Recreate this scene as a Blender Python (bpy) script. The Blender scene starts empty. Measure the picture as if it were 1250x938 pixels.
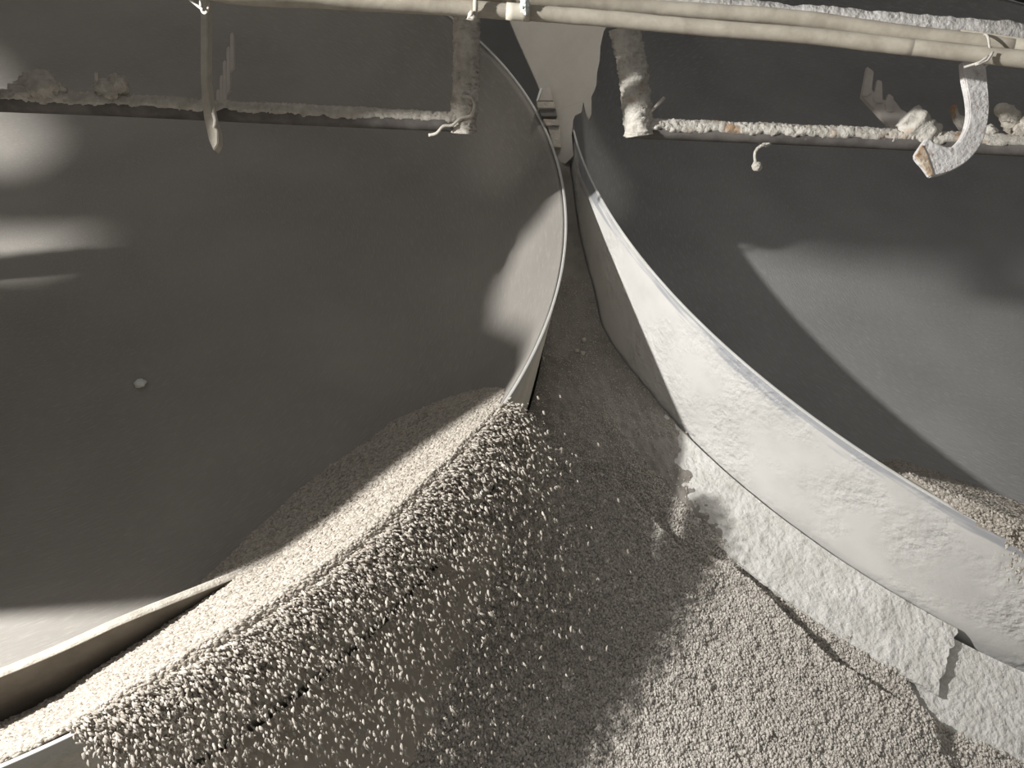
import bpy, bmesh, math, random
import numpy as np
from mathutils import Matrix, Vector, noise

# ------------------------------------------------------------------ camera
SC = bpy.context.scene
COL = SC.collection
IMG_W, IMG_H, FPX = 1250.0, 938.0, 1022.25
CAM_LOC = np.array([-1.19037, -4.07292, -1.17240])
CAM_ROT = (1.5734284, 0.0062721, -0.2155923)
TILT = 0.836901            # tilt of both pans
HALF = 3.065294            # half the distance between pan centres
cam_d = bpy.data.cameras.new('camera')
cam_d.sensor_width = 36.0
cam_d.sensor_fit = 'HORIZONTAL'
cam_d.lens = FPX / IMG_W * 36.0
cam_d.clip_start = 0.05
cam = bpy.data.objects.new('camera', cam_d)
COL.objects.link(cam)
cam.location = CAM_LOC
cam.rotation_euler = CAM_ROT
SC.camera = cam

# ------------------------------------------------------------------ world, exposure
world = bpy.data.worlds.new('hall_air')
SC.world = world
world.use_nodes = True
bg = world.node_tree.nodes['Background']
bg.inputs[0].default_value = (1.0, 0.98, 0.95, 1)
bg.inputs[1].default_value = 0.315
SC.view_settings.view_transform = 'Standard'
SC.view_settings.look = 'None'
SC.view_settings.gamma = 1.0
SC.view_settings.use_curve_mapping = False
SC.view_settings.exposure = 0.0
LAMP = np.array([-3.66, -2.69, 0.11])     # floodlight standing left of the camera
LAMP_POWER = 940.0
LAMP_RADIUS = 0.048
AIM = np.array([0.0, -0.6, -0.8])

# ------------------------------------------------------------------ frames and helpers
E1 = np.array([1.0, 0, 0])
E2 = np.array([0, math.cos(TILT), math.sin(TILT)])
EN = np.array([0, -math.sin(TILT), math.cos(TILT)])
_M = np.array(Matrix.Rotation(CAM_ROT[2], 3, 'Z') @ Matrix.Rotation(CAM_ROT[1], 3, 'Y') @ Matrix.Rotation(CAM_ROT[0], 3, 'X'))
FWD = _M @ np.array([0, 0, -1.0])

def at(px, py, t):
    """point at distance t from the camera's eye, measured from the photograph"""
    d = _M @ np.array([(px - 625) / FPX, -(py - 469) / FPX, -1.0])
    return CAM_LOC + d / np.linalg.norm(d) * t

def atd(px, py, depth):
    d = _M @ np.array([(px - 625) / FPX, -(py - 469) / FPX, -1.0])
    return CAM_LOC + d * depth

def pan_point(side, deg, r, h):
    a = math.radians(deg)
    return np.array([side * HALF, 0, 0]) + r * (math.cos(a) * E1 + math.sin(a) * E2) + h * EN

def tag(o, label=None, cat=None, group=None, kind=None):
    if label: o['label'] = label
    if cat: o['category'] = cat
    if group: o['group'] = group
    if kind: o['kind'] = kind
    return o

def empty(name, loc=(0, 0, 0)):
    o = bpy.data.objects.new(name, None)
    o.empty_display_size = 0.1
    COL.objects.link(o)
    o.location = loc
    return o

def link(name, me, mat, parent=None, smooth=True):
    if mat and not me.materials: me.materials.append(mat)
    if smooth: me.polygons.foreach_set('use_smooth', [True] * len(me.polygons))
    o = bpy.data.objects.new(name, me)
    COL.objects.link(o)
    if parent:
        o.parent = parent
        o.matrix_parent_inverse = parent_inv(parent)
    return o

def world_of(p):
    m = Matrix.LocRotScale(p.location, p.rotation_euler, p.scale)
    return world_of(p.parent) @ p.matrix_parent_inverse @ m if p.parent else m

def parent_inv(p):
    return world_of(p).inverted()

def mesh(name, verts, faces, mat, parent=None, smooth=True):
    me = bpy.data.meshes.new(name)
    me.from_pydata([tuple(map(float, v)) for v in verts], [], [tuple(f) for f in faces])
    me.update()
    return link(name, me, mat, parent, smooth)

def grid_faces(nr, nc, wrap=False):
    f = []
    for i in range(nr - 1):
        for j in range(nc if wrap else nc - 1):
            k = (j + 1) % nc
            f.append((i * nc + j, i * nc + k, (i + 1) * nc + k, (i + 1) * nc + j))
    return f

def lathe(name, prof, side, mat, parent, segs=300, jit=0.0, seed=0):
    """closed ring turned about a pan axis; prof is a closed loop of (r, h)"""
    v = []
    for j in range(segs):
        a = 2 * math.pi * j / segs
        ca, sa = math.cos(a), math.sin(a)
        for r, h in prof:
            v.append(np.array([side * HALF, 0, 0]) + r * (ca * E1 + sa * E2) + h * EN)
    n = len(prof)
    f = []
    for j in range(segs):
        k = (j + 1) % segs
        for i in range(n):
            m = (i + 1) % n
            f.append((j * n + i, k * n + i, k * n + m, j * n + m))
    o = mesh(name, v, f, mat, parent)
    md = o.modifiers.new('edge', 'EDGE_SPLIT'); md.split_angle = math.radians(40)
    return o

def disc_surface(name, prof, side, mat, parent, segs=300):
    """solid of revolution from the axis outwards; prof runs from centre top, round the edge, to centre bottom"""
    v, f = [], []
    mid = prof[1:-1]
    n = len(mid)
    base = np.array([side * HALF, 0, 0])
    for j in range(segs):
        a = 2 * math.pi * j / segs
        for r, h in mid:
            v.append(base + r * (math.cos(a) * E1 + math.sin(a) * E2) + h * EN)
    v.append(base + prof[0][1] * EN); ct = len(v) - 1
    v.append(base + prof[-1][1] * EN); cb = len(v) - 1
    for j in range(segs):
        k = (j + 1) % segs
        f.append((ct, j * n, k * n))
        f.append((cb, k * n + n - 1, j * n + n - 1))
        for i in range(n - 1):
            f.append((j * n + i, j * n + i + 1, k * n + i + 1, k * n + i))
    return mesh(name, v, f, mat, parent)

def box(name, lo, hi, mat, parent=None, bev=0.0):
    bm = bmesh.new()
    bmesh.ops.create_cube(bm, size=1.0)
    lo, hi = np.array(lo, float), np.array(hi, float)
    for q in bm.verts:
        q.co = Vector((lo + hi) / 2) + Vector([q.co[i] * (hi[i] - lo[i]) for i in range(3)])
    if bev: bmesh.ops.bevel(bm, geom=bm.edges[:], offset=bev, segments=2, affect='EDGES')
    me = bpy.data.meshes.new(name); bm.to_mesh(me); bm.free()
    return link(name, me, mat, parent, smooth=False)

def frames(path):
    path = [np.array(p, float) for p in path]
    out = []
    up0 = np.array([0, 0, 1.0])
    run = path[-1] - path[0]
    steep = abs(run @ up0) > 0.85 * np.linalg.norm(run)
    for i, p in enumerate(path):
        t = path[min(i + 1, len(path) - 1)] - path[max(i - 1, 0)]
        t /= np.linalg.norm(t)
        up = -FWD if steep else up0
        s = np.cross(t, up); s /= np.linalg.norm(s)
        u = np.cross(s, t)
        out.append((p, s, u))
    return out

def resample(path, step):
    path = [np.array(p, float) for p in path]
    # catmull-rom then even spacing
    pts = []
    n = len(path)
    for i in range(n - 1):
        p0, p1, p2, p3 = path[max(i - 1, 0)], path[i], path[i + 1], path[min(i + 2, n - 1)]
        k = max(2, int(np.linalg.norm(p2 - p1) / step))
        for j in range(k):
            t = j / k
            pts.append(0.5 * (2 * p1 + (p2 - p0) * t + (2 * p0 - 5 * p1 + 4 * p2 - p3) * t * t + (3 * p1 - p0 - 3 * p2 + p3) * t ** 3))
    pts.append(path[-1])
    return pts

def extend(path, before=0.0, after=0.0):
    """carry a run of pipe or hose straight on past its first and last points"""
    path = [np.array(p, float) for p in path]
    out = list(path)
    if before:
        d = path[0] - path[1]; out.insert(0, path[0] + d / np.linalg.norm(d) * before)
    if after:
        d = path[-1] - path[-2]; out.append(path[-1] + d / np.linalg.norm(d) * after)
    return out

def tube(name, path, r, mat, parent=None, segs=14, step=0.02, rough=0.0, seed=0, scale=40, rfun=None):
    pts = resample(path, step)
    v = []
    fr = frames(pts)
    for i, (p, s, u) in enumerate(fr):
        for j in range(segs):
            a = 2 * math.pi * j / segs
            d = math.cos(a) * s + math.sin(a) * u
            rr = rfun(i / (len(fr) - 1)) * r if rfun else r
            q = p + d * rr
            if rough: q = q + d * rough * noise.noise(Vector(q * scale) + Vector((seed * 7.3, 0, 0)))
            v.append(q)
    f = grid_faces(len(fr), segs, True)
    f.append(tuple(range(segs - 1, -1, -1)))
    f.append(tuple(range((len(fr) - 1) * segs, len(fr) * segs)))
    return mesh(name, v, f, mat, parent)

def crust_tube(name, path, r, mat, parent, thick=0.012, low=-0.35, seed=0, step=0.006, segs=36, full=False, lump=0.010):
    """dust cake sitting on a pipe: proud on the upper side, ragged lower edge, sinks inside the pipe below it"""
    pts = resample(path, step)
    v = []
    fr = frames(pts)
    sv = Vector((seed * 11.7 + 0.31, seed * 3.1 + 0.53, seed * 1.7 + 0.47))
    soft = 0.85 if full else 1.0
    for i, (p, s, u) in enumerate(fr):
        for j in range(segs):
            a = 2 * math.pi * j / segs
            d = math.cos(a) * s + math.sin(a) * u
            q0 = Vector(p + d * r)
            edge = low + 0.35 * noise.noise(q0 * 14 + sv) + 0.25 * noise.noise(q0 * 45 + sv)
            hgt = d @ np.array([0, 0, 1.0]) if not full else 1.0
            big = noise.noise(q0 * 9 + sv)
            cell = 0.5 + 0.5 * noise.noise(q0 * 85 + sv) + 0.6 * noise.noise(q0 * 170 + sv)
            w = min(1, max(0, (hgt - edge) / 0.12))
            rr = r * (0.86 + 0.14 * w) + w * (thick * (0.55 + 0.6 * big) + soft * lump * (cell - 0.5) + (0.009 if full else 0))
            v.append(p + d * rr)
    f = grid_faces(len(fr), segs, True)
    f.append(tuple(range(segs - 1, -1, -1)))
    f.append(tuple(range((len(fr) - 1) * segs, len(fr) * segs)))
    return mesh(name, v, f, mat, parent, smooth=True)

def lump(name, c, rad, mat, parent=None, seed=0, sub=4, amp=0.35, scale=1.6, flat=0.0):
    bm = bmesh.new()
    bmesh.ops.create_icosphere(bm, subdivisions=sub, radius=1.0)
    rad = np.array(rad if hasattr(rad, '__len__') else (rad, rad, rad), float)
    sv = Vector((seed * 5.1, seed * 2.3, seed))
    for q in bm.verts:
        k = 1 + amp * noise.noise(q.co * scale + sv) + amp * 0.5 * noise.noise(q.co * scale * 3.2 + sv) + amp * 0.3 * noise.noise(q.co * scale * 8 + sv)
        co = np.array(q.co) * k * rad
        q.co = Vector(np.array(c) + co)
    me = bpy.data.meshes.new(name); bm.to_mesh(me); bm.free()
    return link(name, me, mat, parent)

def outline(name, pix, depth, thick, mat, parent=None, bev=0.002, tilt=None):
    """a flat-bar or plate part: outline at its own depth, with real thickness"""
    bm = bmesh.new()
    fr = []
    for q in pix:
        dd = depth if tilt is None else depth + tilt[0] * (q[0] - 625) + tilt[1] * (q[1] - 469)
        fr.append(atd(q[0], q[1], dd))
    a = [bm.verts.new(Vector(p)) for p in fr]
    b = [bm.verts.new(Vector(p + FWD * thick)) for p in fr]
    n = len(a)
    bm.faces.new(a); bm.faces.new(b[::-1])
    for i in range(n):
        bm.faces.new((a[i], b[i], b[(i + 1) % n], a[(i + 1) % n]))
    bmesh.ops.recalc_face_normals(bm, faces=bm.faces[:])
    if bev: bmesh.ops.bevel(bm, geom=bm.edges[:], offset=bev, segments=2, affect='EDGES', clamp_overlap=True)
    me = bpy.data.meshes.new(name); bm.to_mesh(me); bm.free()
    return link(name, me, mat, parent, smooth=False)

# ------------------------------------------------------------------ materials
def mat_new(name):
    m = bpy.data.materials.new(name); m.use_nodes = True
    nt = m.node_tree
    b = nt.nodes['Principled BSDF']
    return m, nt, b

def N(nt, kind, **kw):
    n = nt.nodes.new(kind)
    for k, v in kw.items(): setattr(n, k, v)
    return n

def dust(name, c1, c2, scale=6.0, detail=8.0, rough=0.95, bump=0.0, bscale=60.0, c3=None, metal=0.0, bdist=0.01, lo=0.35, hi=0.65, fine=None):
    """dusty mineral surface: two tones blended by noise, fine relief by bump"""
    m, nt, b = mat_new(name)
    tc = N(nt, 'ShaderNodeNewGeometry')
    nz = N(nt, 'ShaderNodeTexNoise'); nz.inputs['Scale'].default_value = scale; nz.inputs['Detail'].default_value = detail; nz.inputs['Roughness'].default_value = 0.62
    nt.links.new(tc.outputs['Position'], nz.inputs['Vector'])
    rp = N(nt, 'ShaderNodeValToRGB')
    rp.color_ramp.elements[0].position = lo; rp.color_ramp.elements[1].position = hi
    rp.color_ramp.elements[0].color = (*c1, 1); rp.color_ramp.elements[1].color = (*c2, 1)
    nt.links.new(nz.outputs[0], rp.inputs[0])
    out = rp.outputs[0]
    if c3:
        n2 = N(nt, 'ShaderNodeTexNoise'); n2.inputs['Scale'].default_value = fine or scale * 5; n2.inputs['Detail'].default_value = 5
        nt.links.new(tc.outputs['Position'], n2.inputs['Vector'])
        r2 = N(nt, 'ShaderNodeValToRGB'); r2.color_ramp.elements[0].position = 0.58; r2.color_ramp.elements[1].position = 0.7
        nt.links.new(n2.outputs[0], r2.inputs[0])
        mx = N(nt, 'ShaderNodeMixRGB'); mx.inputs[2].default_value = (*c3, 1)
        nt.links.new(r2.outputs[0], mx.inputs[0]); nt.links.new(out, mx.inputs[1])
        out = mx.outputs[0]
    nt.links.new(out, b.inputs['Base Color'])
    b.inputs['Roughness'].default_value = rough
    b.inputs['Metallic'].default_value = metal
    b.inputs['Specular IOR Level'].default_value = 0.2
    if bump:
        n3 = N(nt, 'ShaderNodeTexNoise'); n3.inputs['Scale'].default_value = bscale; n3.inputs['Detail'].default_value = 6
        nt.links.new(tc.outputs['Position'], n3.inputs['Vector'])
        bp = N(nt, 'ShaderNodeBump'); bp.inputs['Strength'].default_value = bump; bp.inputs['Distance'].default_value = bdist
        nt.links.new(n3.outputs[0], bp.inputs['Height']); nt.links.new(bp.outputs[0], b.inputs['Normal'])
    return m

def pan_coords(nt, side):
    """r, angle, height on a pan, from world position"""
    g = N(nt, 'ShaderNodeNewGeometry')
    sub = N(nt, 'ShaderNodeVectorMath', operation='SUBTRACT'); sub.inputs[1].default_value = (side * HALF, 0, 0)
    nt.links.new(g.outputs['Position'], sub.inputs[0])
    def dot(v):
        d = N(nt, 'ShaderNodeVectorMath', operation='DOT_PRODUCT'); d.inputs[1].default_value = tuple(v)
        nt.links.new(sub.outputs[0], d.inputs[0]); return d.outputs['Value']
    u, v, h = dot(E1), dot(E2), dot(EN)
    def mth(op, a, b_=None):
        q = N(nt, 'ShaderNodeMath', operation=op)
        nt.links.new(a, q.inputs[0])
        if b_ is not None:
            if isinstance(b_, (int, float)): q.inputs[1].default_value = b_
            else: nt.links.new(b_, q.inputs[1])
        return q.outputs[0]
    r = mth('SQRT', mth('ADD', mth('MULTIPLY', u, u), mth('MULTIPLY', v, v)))
    an = mth('ARCTAN2', v, u)
    return g, u, v, h, r, an, mth

def pan_floor_mat(name, side, c1, c2, c3):
    m, nt, b = mat_new(name)
    g, u, v, h, r, an, mth = pan_coords(nt, side)
    cb = N(nt, 'ShaderNodeCombineXYZ')
    nt.links.new(mth('MULTIPLY', r, 60.0), cb.inputs[0]); nt.links.new(mth('MULTIPLY', an, 14.0), cb.inputs[1])
    st = N(nt, 'ShaderNodeTexNoise'); st.inputs['Scale'].default_value = 2.2; st.inputs['Detail'].default_value = 8; st.inputs['Roughness'].default_value = 0.7
    nt.links.new(cb.outputs[0], st.inputs['Vector'])
    bl = N(nt, 'ShaderNodeTexNoise'); bl.inputs['Scale'].default_value = 1.6; bl.inputs['Detail'].default_value = 6
    nt.links.new(g.outputs['Position'], bl.inputs['Vector'])
    r1 = N(nt, 'ShaderNodeValToRGB'); r1.color_ramp.elements[0].position = 0.3; r1.color_ramp.elements[1].position = 0.7
    r1.color_ramp.elements[0].color = (*c1, 1); r1.color_ramp.elements[1].color = (*c2, 1)
    nt.links.new(bl.outputs[0], r1.inputs[0])
    r2 = N(nt, 'ShaderNodeValToRGB'); r2.color_ramp.elements[0].position = 0.5; r2.color_ramp.elements[1].position = 0.78
    nt.links.new(st.outputs[0], r2.inputs[0])
    mx = N(nt, 'ShaderNodeMixRGB'); mx.inputs[2].default_value = (*c3, 1)
    nt.links.new(r2.outputs[0], mx.inputs[0]); nt.links.new(r1.outputs[0], mx.inputs[1])
    nt.links.new(mx.outputs[0], b.inputs['Base Color'])
    b.inputs['Roughness'].default_value = 0.9; b.inputs['Specular IOR Level'].default_value = 0.15
    bp = N(nt, 'ShaderNodeBump'); bp.inputs['Strength'].default_value = 0.35; bp.inputs['Distance'].default_value = 0.01
    nt.links.new(st.outputs[0], bp.inputs['Height']); nt.links.new(bp.outputs[0], b.inputs['Normal'])
    return m

def rim_wall_mat(name, side, cream, steel):
    """dust-whitened rim wall; rubbed to bare steel in a strip under the lip"""
    m, nt, b = mat_new(name)
    g, u, v, h, r, an, mth = pan_coords(nt, side)
    cb = N(nt, 'ShaderNodeCombineXYZ')
    nt.links.new(mth('MULTIPLY', an, 3.0), cb.inputs[0]); nt.links.new(mth('MULTIPLY', h, 14.0), cb.inputs[1])
    nz = N(nt, 'ShaderNodeTexNoise'); nz.inputs['Scale'].default_value = 2.4; nz.inputs['Detail'].default_value = 7
    nt.links.new(cb.outputs[0], nz.inputs['Vector'])
    nb_ = N(nt, 'ShaderNodeTexNoise'); nb_.inputs['Scale'].default_value = 1.3; nb_.inputs['Detail'].default_value = 3
    nt.links.new(g.outputs['Position'], nb_.inputs['Vector'])
    lip = mth('ADD', mth('ADD', mth('MULTIPLY', h, 6.0), mth('MULTIPLY', nz.outputs[0], 1.3)), mth('MULTIPLY', mth('SUBTRACT', nb_.outputs[0], 0.55), 2.2))
    rp = N(nt, 'ShaderNodeValToRGB'); rp.color_ramp.elements[0].position = 0.06; rp.color_ramp.elements[1].position = 0.30
    nt.links.new(lip, rp.inputs[0])
    n2 = N(nt, 'ShaderNodeTexNoise'); n2.inputs['Scale'].default_value = 5.0; n2.inputs['Detail'].default_value = 8
    nt.links.new(g.outputs['Position'], n2.inputs['Vector'])
    r2 = N(nt, 'ShaderNodeValToRGB'); r2.color_ramp.elements[0].position = 0.3; r2.color_ramp.elements[1].position = 0.62
    r2.color_ramp.elements[0].color = (*[q * 0.86 for q in cream], 1); r2.color_ramp.elements[1].color = (*cream, 1)
    nt.links.new(n2.outputs[0], r2.inputs[0])
    mx = N(nt, 'ShaderNodeMixRGB'); mx.inputs[2].default_value = (*steel, 1)
    nt.links.new(rp.outputs[0], mx.inputs[0]); nt.links.new(r2.outputs[0], mx.inputs[1])
    nt.links.new(mx.outputs[0], b.inputs['Base Color'])
    b.inputs['Specular IOR Level'].default_value = 0.2
    nt.links.new(mth('SUBTRACT', mth('MULTIPLY', rp.outputs[0], -0.35), -0.9), b.inputs['Roughness'])
    # crust relief, strongest in the middle band of the wall
    n3 = N(nt, 'ShaderNodeTexNoise'); n3.inputs['Scale'].default_value = 26.0; n3.inputs['Detail'].default_value = 5
    nt.links.new(g.outputs['Position'], n3.inputs['Vector'])
    n4 = N(nt, 'ShaderNodeTexNoise'); n4.inputs['Scale'].default_value = 3.0
    nt.links.new(g.outputs['Position'], n4.inputs['Vector'])
    r4 = N(nt, 'ShaderNodeValToRGB'); r4.color_ramp.elements[0].position = 0.4; r4.color_ramp.elements[1].position = 0.6
    nt.links.new(n4.outputs[0], r4.inputs[0])
    bp = N(nt, 'ShaderNodeBump'); bp.inputs['Distance'].default_value = 0.02
    nt.links.new(mth('MULTIPLY', r4.outputs[0], 0.95), bp.inputs['Strength'])
    nt.links.new(n3.outputs[0], bp.inputs['Height']); nt.links.new(bp.outputs[0], b.inputs['Normal'])
    return m

def pellet_mat(name, c1, c2):
    m, nt, b = mat_new(name)
    oi = N(nt, 'ShaderNodeObjectInfo')
    rp = N(nt, 'ShaderNodeValToRGB')
    rp.color_ramp.elements[0].color = (*c1, 1); rp.color_ramp.elements[1].color = (*c2, 1)
    nt.links.new(oi.outputs['Random'], rp.inputs[0])
    nt.links.new(rp.outputs[0], b.inputs['Base Color'])
    b.inputs['Roughness'].default_value = 0.9; b.inputs['Specular IOR Level'].default_value = 0.2
    return m

M = {}
M['floor_l'] = pan_floor_mat('pan_floor_brown_dust', -1, (0.285, 0.268, 0.245), (0.345, 0.325, 0.298), (0.40, 0.378, 0.345))
M['floor_r'] = pan_floor_mat('pan_floor_grey_dust', 1, (0.38, 0.377, 0.372), (0.48, 0.475, 0.465), (0.64, 0.635, 0.63))
M['wall_l'] = rim_wall_mat('rim_wall_beige_dust', -1, (0.62, 0.58, 0.50), (0.55, 0.53, 0.48))
M['wall_r'] = rim_wall_mat('rim_wall_white_dust', 1, (0.78, 0.765, 0.735), (0.46, 0.465, 0.49))
M['lip'] = dust('rim_lip_steel', (0.7, 0.69, 0.66), (0.8, 0.79, 0.76), 8, rough=0.45)
M['pellet'] = pellet_mat('pellet_clay', (0.36, 0.32, 0.275), (0.62, 0.575, 0.51))
M['pellet_pile'] = pellet_mat('pellet_clay_settled', (0.42, 0.388, 0.35), (0.70, 0.66, 0.605))
M['clay'] = dust('packed_clay', (0.27, 0.25, 0.225), (0.37, 0.345, 0.315), 7, bump=0.6, bscale=90, bdist=0.008)
M['bedclay'] = dust('bed_clay', (0.34, 0.30, 0.25), (0.44, 0.40, 0.34), 9, bump=0.8, bscale=120, bdist=0.008)
M['apron_w'] = dust('apron_white_crust', (0.66, 0.645, 0.605), (0.81, 0.795, 0.765), 9, bump=1.0, bscale=40, bdist=0.016)
M['apron_b'] = dust('apron_brown_crust', (0.47, 0.42, 0.355), (0.57, 0.52, 0.445), 8, bump=0.4, bscale=40, bdist=0.008)
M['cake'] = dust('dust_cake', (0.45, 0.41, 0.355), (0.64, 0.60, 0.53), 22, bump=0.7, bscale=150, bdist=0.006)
M['cake_pale'] = dust('dust_cake_pale', (0.48, 0.45, 0.40), (0.68, 0.65, 0.59), 22, c3=(0.42, 0.26, 0.15), fine=9, bump=0.7, bscale=150, bdist=0.006)
M['pipe'] = dust('pipe_bare', (0.11, 0.10, 0.095), (0.20, 0.185, 0.17), 12, rough=0.8)
M['hose'] = dust('dusty_hose', (0.34, 0.305, 0.25), (0.47, 0.43, 0.36), 14, bump=0.3, bscale=30, bdist=0.004)
M['beam'] = dust('dusty_beam', (0.50, 0.48, 0.45), (0.70, 0.68, 0.66), 12, bump=0.8, bscale=60, bdist=0.01)
M['bar'] = dust('dusty_flat_bar', (0.48, 0.44, 0.375), (0.58, 0.54, 0.46), 18, bump=0.3, bscale=80)
M['hook'] = dust('hook_white_dust', (0.58, 0.56, 0.55), (0.82, 0.80, 0.78), 24, c3=(0.50, 0.40, 0.36), fine=55, bump=0.8, bscale=90, bdist=0.006)
M['rust'] = dust('hook_rust', (0.45, 0.28, 0.16), (0.70, 0.62, 0.50), 30, bump=0.6, bscale=90)
M['rope'] = dust('dusty_rope', (0.5, 0.46, 0.40), (0.64, 0.60, 0.53), 40)
M['wire'] = dust('tie_wire', (0.45, 0.42, 0.38), (0.6, 0.57, 0.52), 30, rough=0.6)
M['tape'] = dust('tape_wrap', (0.54, 0.50, 0.42), (0.60, 0.555, 0.47), 12)
M['fan'] = dust('bracket_dust', (0.50, 0.46, 0.42), (0.60, 0.56, 0.51), 14)
M['sheet'] = dust('curtain_dust', (0.60, 0.565, 0.51), (0.66, 0.625, 0.57), 5, bump=0.15, bscale=30)
M['steel'] = dust('old_steel', (0.16, 0.155, 0.15), (0.24, 0.23, 0.22), 7)
M['white'] = dust('white_paint', (0.75, 0.78, 0.74), (0.82, 0.84, 0.8), 10)
M['dark'] = dust('hall_dark', (0.26, 0.255, 0.25), (0.32, 0.31, 0.30), 1.2)
M['back'] = dust('back_wall_dust', (0.50, 0.49, 0.47), (0.58, 0.57, 0.55), 1.2)
M['blade'] = dust('blade_dark', (0.14, 0.125, 0.105), (0.19, 0.17, 0.145), 8)
M['screen'] = dust('blocker_sheet', (0.22, 0.21, 0.2), (0.3, 0.285, 0.27), 3)

# ------------------------------------------------------------------ pellet scatter (uncountable grains)
def pellet_nodes(name, mat, noise_amt=0.25):
    ng = bpy.data.node_groups.new(name, 'GeometryNodeTree')
    ng.interface.new_socket('Geometry', in_out='INPUT', socket_type='NodeSocketGeometry')
    ng.interface.new_socket('Geometry', in_out='OUTPUT', socket_type='NodeSocketGeometry')
    L = ng.links.new
    gi = ng.nodes.new('NodeGroupInput'); go = ng.nodes.new('NodeGroupOutput')
    ico = ng.nodes.new('GeometryNodeMeshIcoSphere'); ico.inputs['Radius'].default_value = 1.0; ico.inputs['Subdivisions'].default_value = 2
    sm = ng.nodes.new('GeometryNodeSetShadeSmooth')
    mt = ng.nodes.new('GeometryNodeSetMaterial'); mt.inputs['Material'].default_value = mat
    nz = ng.nodes.new('ShaderNodeTexNoise'); nz.inputs['Scale'].default_value = 1.3
    ma = ng.nodes.new('ShaderNodeVectorMath'); ma.operation = 'SUBTRACT'; ma.inputs[1].default_value = (0.5, 0.5, 0.5)
    sc = ng.nodes.new('ShaderNodeVectorMath'); sc.operation = 'SCALE'; sc.inputs['Scale'].default_value = 1.6
    sp = ng.nodes.new('GeometryNodeSetPosition')
    L(ico.outputs[0], sp.inputs['Geometry']); L(nz.outputs['Color'], ma.inputs[0]); L(ma.outputs[0], sc.inputs[0]); L(sc.outputs[0], sp.inputs['Offset'])
    L(sp.outputs[0], sm.inputs[0]); L(sm.outputs[0], mt.inputs['Geometry'])
    def attr(n, t):
        a = ng.nodes.new('GeometryNodeInputNamedAttribute'); a.data_type = t; a.inputs['Name'].default_value = n; return a.outputs[0]
    ip = ng.nodes.new('GeometryNodeInstanceOnPoints')
    al = ng.nodes.new('FunctionNodeAlignRotationToVector'); al.axis = 'X'
    L(attr('flow', 'FLOAT_VECTOR'), al.inputs['Vector'])
    L(gi.outputs[0], ip.inputs['Points']); L(attr('grain', 'BOOLEAN'), ip.inputs['Selection']); L(mt.outputs[0], ip.inputs['Instance'])
    L(al.outputs[0], ip.inputs['Rotation']); L(attr('size3', 'FLOAT_VECTOR'), ip.inputs['Scale'])
    jn = ng.nodes.new('GeometryNodeJoinGeometry')
    L(gi.outputs[0], jn.inputs[0]); L(ip.outputs[0], jn.inputs[0]); L(jn.outputs[0], go.inputs[0])
    return ng

NG = {k: pellet_nodes('scatter_' + k, M[k]) for k in ('pellet', 'pellet_pile')}

def grains(name, surf_v, surf_f, pts, size, flow, elong, surf_mat, kind, rng):
    """one object: a base surface plus loose grains lying on it or falling"""
    ns, npt = len(surf_v), len(pts)
    me = bpy.data.meshes.new(name)
    allv = np.concatenate([np.asarray(surf_v, float).reshape(-1, 3), pts]) if ns else pts
    me.from_pydata([tuple(q) for q in allv.tolist()], [], surf_f)
    me.update()
    a = me.attributes.new('grain', 'BOOLEAN', 'POINT'); a.data.foreach_set('value', np.r_[np.zeros(ns, bool), np.ones(npt, bool)])
    s3 = np.zeros((ns + npt, 3), np.float32)
    el = elong * rng.uniform(0.8, 1.25, npt)
    s3[ns:, 0] = size * el; s3[ns:, 1] = size * rng.uniform(0.85, 1.1, npt); s3[ns:, 2] = size * rng.uniform(0.85, 1.1, npt)
    a = me.attributes.new('size3', 'FLOAT_VECTOR', 'POINT'); a.data.foreach_set('vector', s3.ravel())
    fl = np.zeros((ns + npt, 3), np.float32); fl[:, 0] = 1; fl[ns:] = flow + rng.normal(0, 0.3, (npt, 3)) * np.linalg.norm(flow, axis=1)[:, None]
    a = me.attributes.new('flow', 'FLOAT_VECTOR', 'POINT'); a.data.foreach_set('vector', fl.ravel())
    o = link(name, me, surf_mat, None, smooth=len(surf_f) > 0)
    md = o.modifiers.new('grains', 'NODES'); md.node_group = NG[kind]
    return o

# ------------------------------------------------------------------ the hall
o = box('wall_back', (-12, 6.0, -4.3), (9.0, 6.3, 4.4), M['back']); tag(o, kind='structure')
o = box('floor', (-12, -7, -4.5), (9.0, 6.0, -4.3), M['dark']); tag(o, kind='structure')
o = box('ceiling', (-12, -3.2, 4.2), (9.0, 6.0, 4.4), M['dark']); tag(o, kind='structure')
o = box('wall_front_blocker', (0.6, -7.3, -4.3), (9.0, -7.0, 4.4), M['dark']); tag(o, kind='structure')  # added behind the camera to block ambient light from the right
o = box('wall_right', (8.7, -7, -4.3), (9.0, 6.0, 4.2), M['dark']); tag(o, kind='structure')

# ------------------------------------------------------------------ the two pans
FLOOR_PROF = [(0.0, -0.62), (0.8, -0.62), (1.6, -0.62), (2.1, -0.62), (2.35, -0.615), (2.48, -0.60), (2.58, -0.57), (2.67, -0.525), (2.75, -0.46), (2.82, -0.38),
              (2.88, -0.29), (2.925, -0.20), (2.955, -0.11), (2.976, -0.04), (2.988, -0.010), (2.990, -0.70), (0.0, -0.70)]
def pan_floor_h(r):
    p = FLOOR_PROF[:-2]
    return np.interp(r, [q[0] for q in p], [q[1] for q in p])

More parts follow.
